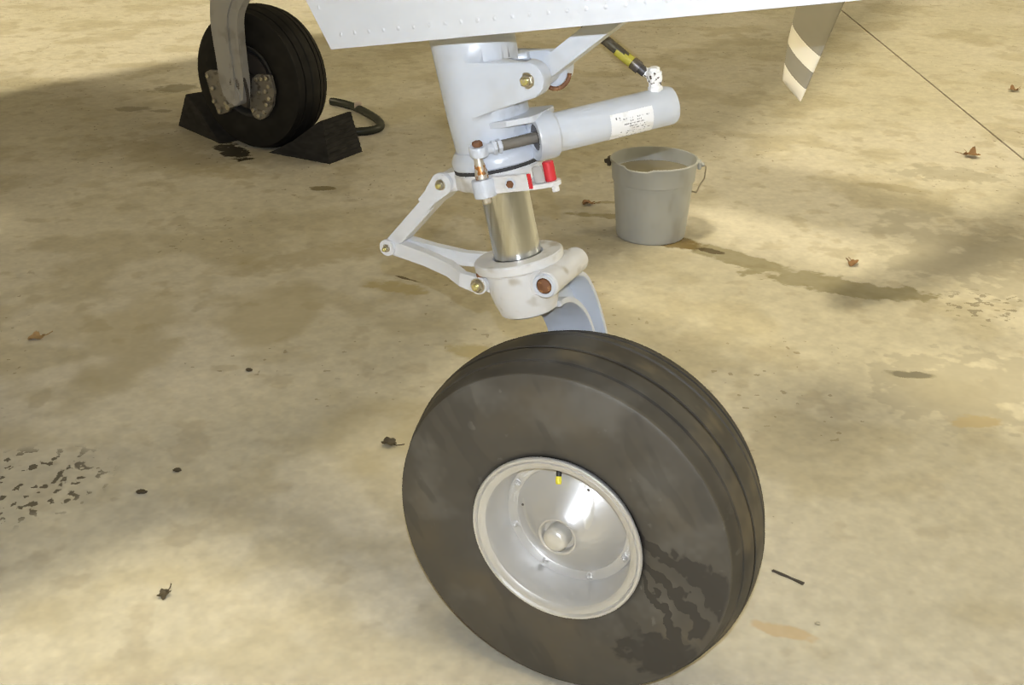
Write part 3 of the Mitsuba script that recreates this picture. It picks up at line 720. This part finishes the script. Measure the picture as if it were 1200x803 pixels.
for q in fl: lg = lg + man(moved(extrude(q.intersection(legp), .145, .159, .002), MAIN))
lg = lg + man(moved(lathe([(0, .112), (.040, .112), (.040, .150), (.036, .155), (0, .155)], 40), MAIN @ frame([1, 0, 0], [0, 1, 0], [0, 0, 1], (-.012, -.045, 0))))
add(Lm, unman(lg), 'paint_grey', 30)
add(Lm + '__bleed_nut', moved(hexnut(.012, .15, .18), MAIN @ frame([1, 0, 0], [0, 1, 0], [0, 0, 1], (-.020, -.085, 0))), 'zinc')
add(Lm + '__brake_line', tube(spline([MAIN[:3, :3] @ np.array(q) + CW for q in ((.046, .03, .150), (.062, -.03, .15), (.052, -.075, .14), (.03, -.09, .12))], 20), .006, 8), 'hose_black')
say(Lm, 'grey curved main gear leg')

# ------------------------------------------------------------------ wheel chocks
def chock(toe, top):
    """Local: x away from the wheel, y up, z towards the near side; ribbed on the outer face."""
    out = list(toe) + [(top[0] - .022, top[1] - .005), (top[0] - .012, top[1])]; base, n = (.222, .0), 9
    for i in range(n + 1):
        q = i / n; x, y = top[0] + (base[0] - top[0]) * q, top[1] + (base[1] - top[1]) * q
        out.append((x, y))
        if i < n: out.append((x + .9 * (base[0] - top[0]) / n - .004, y + .9 * (base[1] - top[1]) / n))
    m = extrude(Polygon(out), -.10, .10)
    V = m.vertices.copy(); V[:, 2] *= np.where(V[:, 2] < 0, 1 - .20 * np.clip(V[:, 1] / .158, 0, 1), 1 - .12 * np.clip(V[:, 1] / .158, 0, 1))
    return trimesh.Trimesh(V, m.faces, process=False)
FOOT = CW * [1, 1, 0]
add('wheel_chock', moved(chock([(-.080, 0), (-.045, .014), (.006, .042), (.045, .062)], (.193, .155)), frame(tm, UP, nm, FOOT + tm * .166 - nm * .006)), 'chock_rubber', False)
say('wheel_chock', 'black ribbed rubber chock at the right of the far wheel, beside the hose', 'wheel chock')
m2 = chock([(-.150, 0), (-.10, .022), (-.05, .055), (.0, .085)], (.140, .143)); m2.vertices[:, 2] *= -1; m2.invert()
eo = -.947 * tm - .322 * nm; ez = np.cross(eo, UP)                   # the left chock sits a little askew
add('wheel_chock', moved(m2, frame(eo, UP, ez, FOOT - .51 * tm - .023 * nm - eo * .222 + ez * .10)), 'chock_rubber', False)
say('wheel_chock_001', 'black rubber chock at the left of the far wheel, set askew', 'wheel chock')

# hose looped on the floor behind the right chock
hp = spline([(-.80, 5.165, .017), (-.70, 5.08, .017), (-.605, 4.93, .017), (-.545, 4.79, .017), (-.545, 4.70, .017), (-.60, 4.655, .017), (-.68, 4.66, .017)], 60)
mat('hose_green_black', (.014, .018, .013), .4)
add('floor_hose__tube', tube(hp, .0165, 14), 'hose_green_black')
mat('clip_pale', (.5, .42, .36), .6)
add('floor_hose__clip', moved(box((.03, .03, .03), (-.665, 5.035, .03), .006), np.eye(4)), 'clip_pale')
say('floor_hose', 'black hose looped on the floor behind the right chock', 'hose')

# ------------------------------------------------------------------ bucket
BX, BY = .434, 3.484
def bucket_plastic_fn(p, n, uv):
    k = smoothstep(.5, .8, fbm(p.x * 20, p.y * 20, p.z * 8, 3))
    return mix((.385, .405, .42), (.33, .335, .33), k)
mat('bucket_plastic', proc(bucket_plastic_fn), .42, specular=.5)
BK = frame([1, 0, 0], [0, 1, 0], [0, 0, 1], (BX, BY, 0))
prof = [(0, .004), (.100, .004), (.103, .000), (.106, .003), (.108, .012), (.1215, .176), (.1215, .180), (.1265, .183), (.1300, .232), (.1305, .238), (.1345, .239), (.1350, .243), (.1330, .2455), (.1290, .2455), (.1275, .240), (.1240, .190), (.1185, .176), (.1055, .014), (0, .010)]
bk = lathe(prof, 96)
# the pouring lip on the near left side bulges out of the skirt
V = bk.vertices.copy(); ang = np.degrees(np.arctan2(V[:, 1], V[:, 0])); rad = np.hypot(V[:, 0], V[:, 1])
sp = np.clip(1 - (np.abs(((ang + 118 + 180) % 360) - 180) / 19) ** 6, 0, 1) * np.clip((V[:, 2] - .18) / .02, 0, 1) * (rad > .11)
V[:, :2] *= (1 + .085 * sp * np.clip((V[:, 2] - .17) / .07, 0, 1))[:, None]; V[:, 2] -= .004 * sp * (V[:, 2] > .2)
bk = trimesh.Trimesh(V, bk.faces, process=False)
add('bucket__body', moved(bk, BK), 'bucket_plastic', 28)
def earm(deg):
    a = math.radians(deg); x = np.array([math.cos(a), math.sin(a), 0]); y = np.cross(UP, x)
    return moved(cat(box((.012, .030, .026), (.137, 0, .231), .003), moved(rod(.007, 0, .012, .002, 20), frame([0, 1, 0], [0, 0, 1], [1, 0, 0], (.140, 0, .231)))), BK @ frame(x, y, UP, (0, 0, 0)))
EA = (172, -8)
add('bucket__ear', earm(EA[0]), 'dark_steel', 25); add('bucket__ear', earm(EA[1]), 'bucket_plastic', 25)
hw = []
a0, a1 = math.radians(EA[0]), math.radians(EA[1])
eL, eR = np.array([math.cos(a0) * .147, math.sin(a0) * .147, .231]), np.array([math.cos(a1) * .147, math.sin(a1) * .147, .231])
back = np.array([-math.sin(a1), math.cos(a1), 0])
# the wire bail hangs down behind the bucket
pts = [eR + (-.004, 0, 0), eR + (.010, 0, -.006), eR + back * .004 + (.008, 0, -.045), eR + back * .012 + (-.004, 0, -.066), eR + back * .075 + (-.012, 0, -.112), eR + back * .14 + (-.07, 0, -.12),
       (eL + eR) / 2 + back * .165 + np.array([0, 0, -.125]), eL + back * .15 + (.07, 0, -.10), eL + back * .10 + (.030, 0, -.06), eL + back * .04 + (.008, 0, -.02), eL + back * .01 + (-.004, 0, -.004), eL + (.004, 0, 0)]
add('bucket__wire_handle', moved(tube(np.vstack([np.linspace(a, b, 4)[:-1] for a, b in zip(pts[:-1], pts[1:])] + [pts[-1]]), .0021, 8), BK), 'steel')
say('bucket', 'grey plastic pail with pouring lip and wire handle standing on wet floor', 'bucket')
mat('murky_water', (.20, .18, .13), .12, specular=.5)
add('bucket_water', moved(lathe([(0, .2035), (.1240, .2035), (.1232, .193), (.1172, .176), (.1043, .018), (0, .018)], 64), BK), 'murky_water', 30)
say('bucket_water', 'murky water inside the grey bucket', 'water')

# ------------------------------------------------------------------ leaves and litter on the floor
mat('leaf_tan', grime((.30, .20, .10), (.14, .08, .035), .9, 60), .7)
mat('leaf_rust', grime((.23, .13, .06), (.09, .05, .025), .9, 60), .7)
mat('leaf_dark', grime((.060, .048, .028), (.12, .09, .05), .8, 80), .7)
def leaf(x, y, size, deg, key_mat, label, seed, curl=.35, lobes=5):
    g = np.random.default_rng(seed); n = 28
    a = np.linspace(0, 2 * np.pi, n, endpoint=False)
    r = size * (.55 + .38 * np.abs(np.cos(a * lobes / 2)) + .12 * g.random(n)) * np.where(np.abs(a - np.pi) < 2.2, 1, .8)
    rings = (.0, .5, 1.0); V = [[0, 0, 0]]
    for q in rings[1:]:
        for k in range(n):
            px, py = r[k] * q * math.cos(a[k]), .72 * r[k] * q * math.sin(a[k])
            V.append([px, py, curl * size * (abs(py) / size) ** 1.3 + .18 * size * q * math.sin(3 * a[k] + seed) * q])
    F = [[0, 1 + k, 1 + (k + 1) % n] for k in range(n)]
    for k in range(n):
        l = (k + 1) % n; F += [[1 + k, 1 + n + k, 1 + n + l], [1 + k, 1 + n + l, 1 + l]]
    top = np.array(V); top[:, 2] -= top[:, 2].min() - .0012
    bot = top - [0, 0, .0009]; m = len(top)
    F = np.array(F); ring = [1 + n + k for k in range(n)]
    side = []
    for k in range(n):
        p, q = ring[k], ring[(k + 1) % n]; side += [[p, p + m, q + m], [p, q + m, q]]
    mesh = trimesh.Trimesh(np.vstack([top, bot]), np.vstack([F, F[:, ::-1] + m, side]), process=False)
    stem = tube(spline([[r[0] * .5, 0, .003], [size * 1.1, .05 * size, .004], [size * 1.6, .25 * size, .006]], 8), .0011, 6)
    c, s = math.cos(math.radians(deg)), math.sin(math.radians(deg))
    M = frame([c, s, 0], [-s, c, 0], [0, 0, 1], (x, y, .0004))
    k = add('dry_leaf', None, None) if False else None
    name = 'dry_leaf' if 'dry_leaf__blade' not in scene else f'dry_leaf_{LEAF[0]:03d}'
    LEAF[0] += 1
    scene[name + '__blade'] = ply(moved(mesh, M), key_mat, 40); scene[name + '__stem'] = ply(moved(stem, M), key_mat, 40)
    say(name, label, 'leaf')
LEAF = [0]
leaf(-1.203, 2.705, .026, 40, 'leaf_tan', 'pale tan curled leaf on the floor at the far left', 3)
leaf(1.741, 4.345, .040, 120, 'leaf_rust', 'upright brown leaf near the floor joint at the right', 5, .8)
leaf(.258, 3.774, .026, 10, 'leaf_rust', 'small rusty brown leaf on the floor left of the bucket', 8)
leaf(.997, 3.222, .026, 80, 'leaf_rust', 'small brown leaf on the wet trail right of the bucket', 9, .7)
leaf(-.599, 1.652, .016, 70, 'leaf_dark', 'small dark leaf scrap on bare floor at the lower left', 12)
leaf(-.259, 2.167, .020, -20, 'leaf_dark', 'dark crumpled leaf left of the nose tire', 14, .6)
leaf(2.325, 5.429, .034, 30, 'leaf_rust', 'brown leaf at the right edge beyond the floor joint', 17, .6)

def crumb(name, x, y, size, key_mat, label, category, seed, flat=.45, deg=0):
    g = np.random.default_rng(seed); m = trimesh.creation.icosphere(2, size)
    V = m.vertices * [1, .65, flat]; V *= (1 + .5 * (g.random((len(V), 1)) - .5)); V[:, 2] -= V[:, 2].min()
    c, s = math.cos(math.radians(deg)), math.sin(math.radians(deg))
    k = add(name, moved(trimesh.Trimesh(V, m.faces, process=False), frame([c, s, 0], [-s, c, 0], [0, 0, 1], (x, y, 0))), key_mat, 40)
    say(k, label, category)
crumb('dirt_crumb', -.682, 2.06, .008, 'leaf_dark', 'dark dirt crumb on the floor, upper of two left of the shadow band', 'dirt', 1)
crumb('dirt_crumb', -.732, 1.979, .010, 'leaf_dark', 'flat dark dirt crumb on the floor, lower of two left of the shadow band', 'dirt', 2, .3)
crumb('dirt_crumb', -.629, 2.52, .008, 'leaf_dark', 'lone dark dirt crumb on the floor in the middle left', 'dirt', 3)
mat('strip_metal', (.16, .15, .15), .3, .8)
s0, s1 = np.array([.463, 1.723]), np.array([.510, 1.683]); sd = unit(s1 - s0); sl = float(np.linalg.norm(s1 - s0))
stp = rounded(Polygon([(0, -.0028), (sl * .3, -.0032), (sl * .62, -.0020), (sl, -.0042), (sl, .0042), (sl * .62, .0026), (sl * .3, .0034), (0, .0028)]), .0015)
add('metal_strip', moved(extrude(stp, 0, .0022, .0005), frame([sd[0], sd[1], 0], [-sd[1], sd[0], 0], [0, 0, 1], (s0[0], s0[1], .0002))), 'strip_metal', 30)
say('metal_strip', 'thin dark metal strip lying on the floor right of the nose tire', 'metal strip')
add('wire_ring', moved(tube(np.array([(.0042 * math.cos(a), .0042 * math.sin(a), .0012) for a in np.linspace(.3, 5.6, 18)]), .0009, 8), frame([1, 0, 0], [0, 1, 0], [0, 0, 1], (.509, 1.576, 0))), 'zinc')
say('wire_ring', 'tiny metal ring on the floor at the lower right', 'ring')
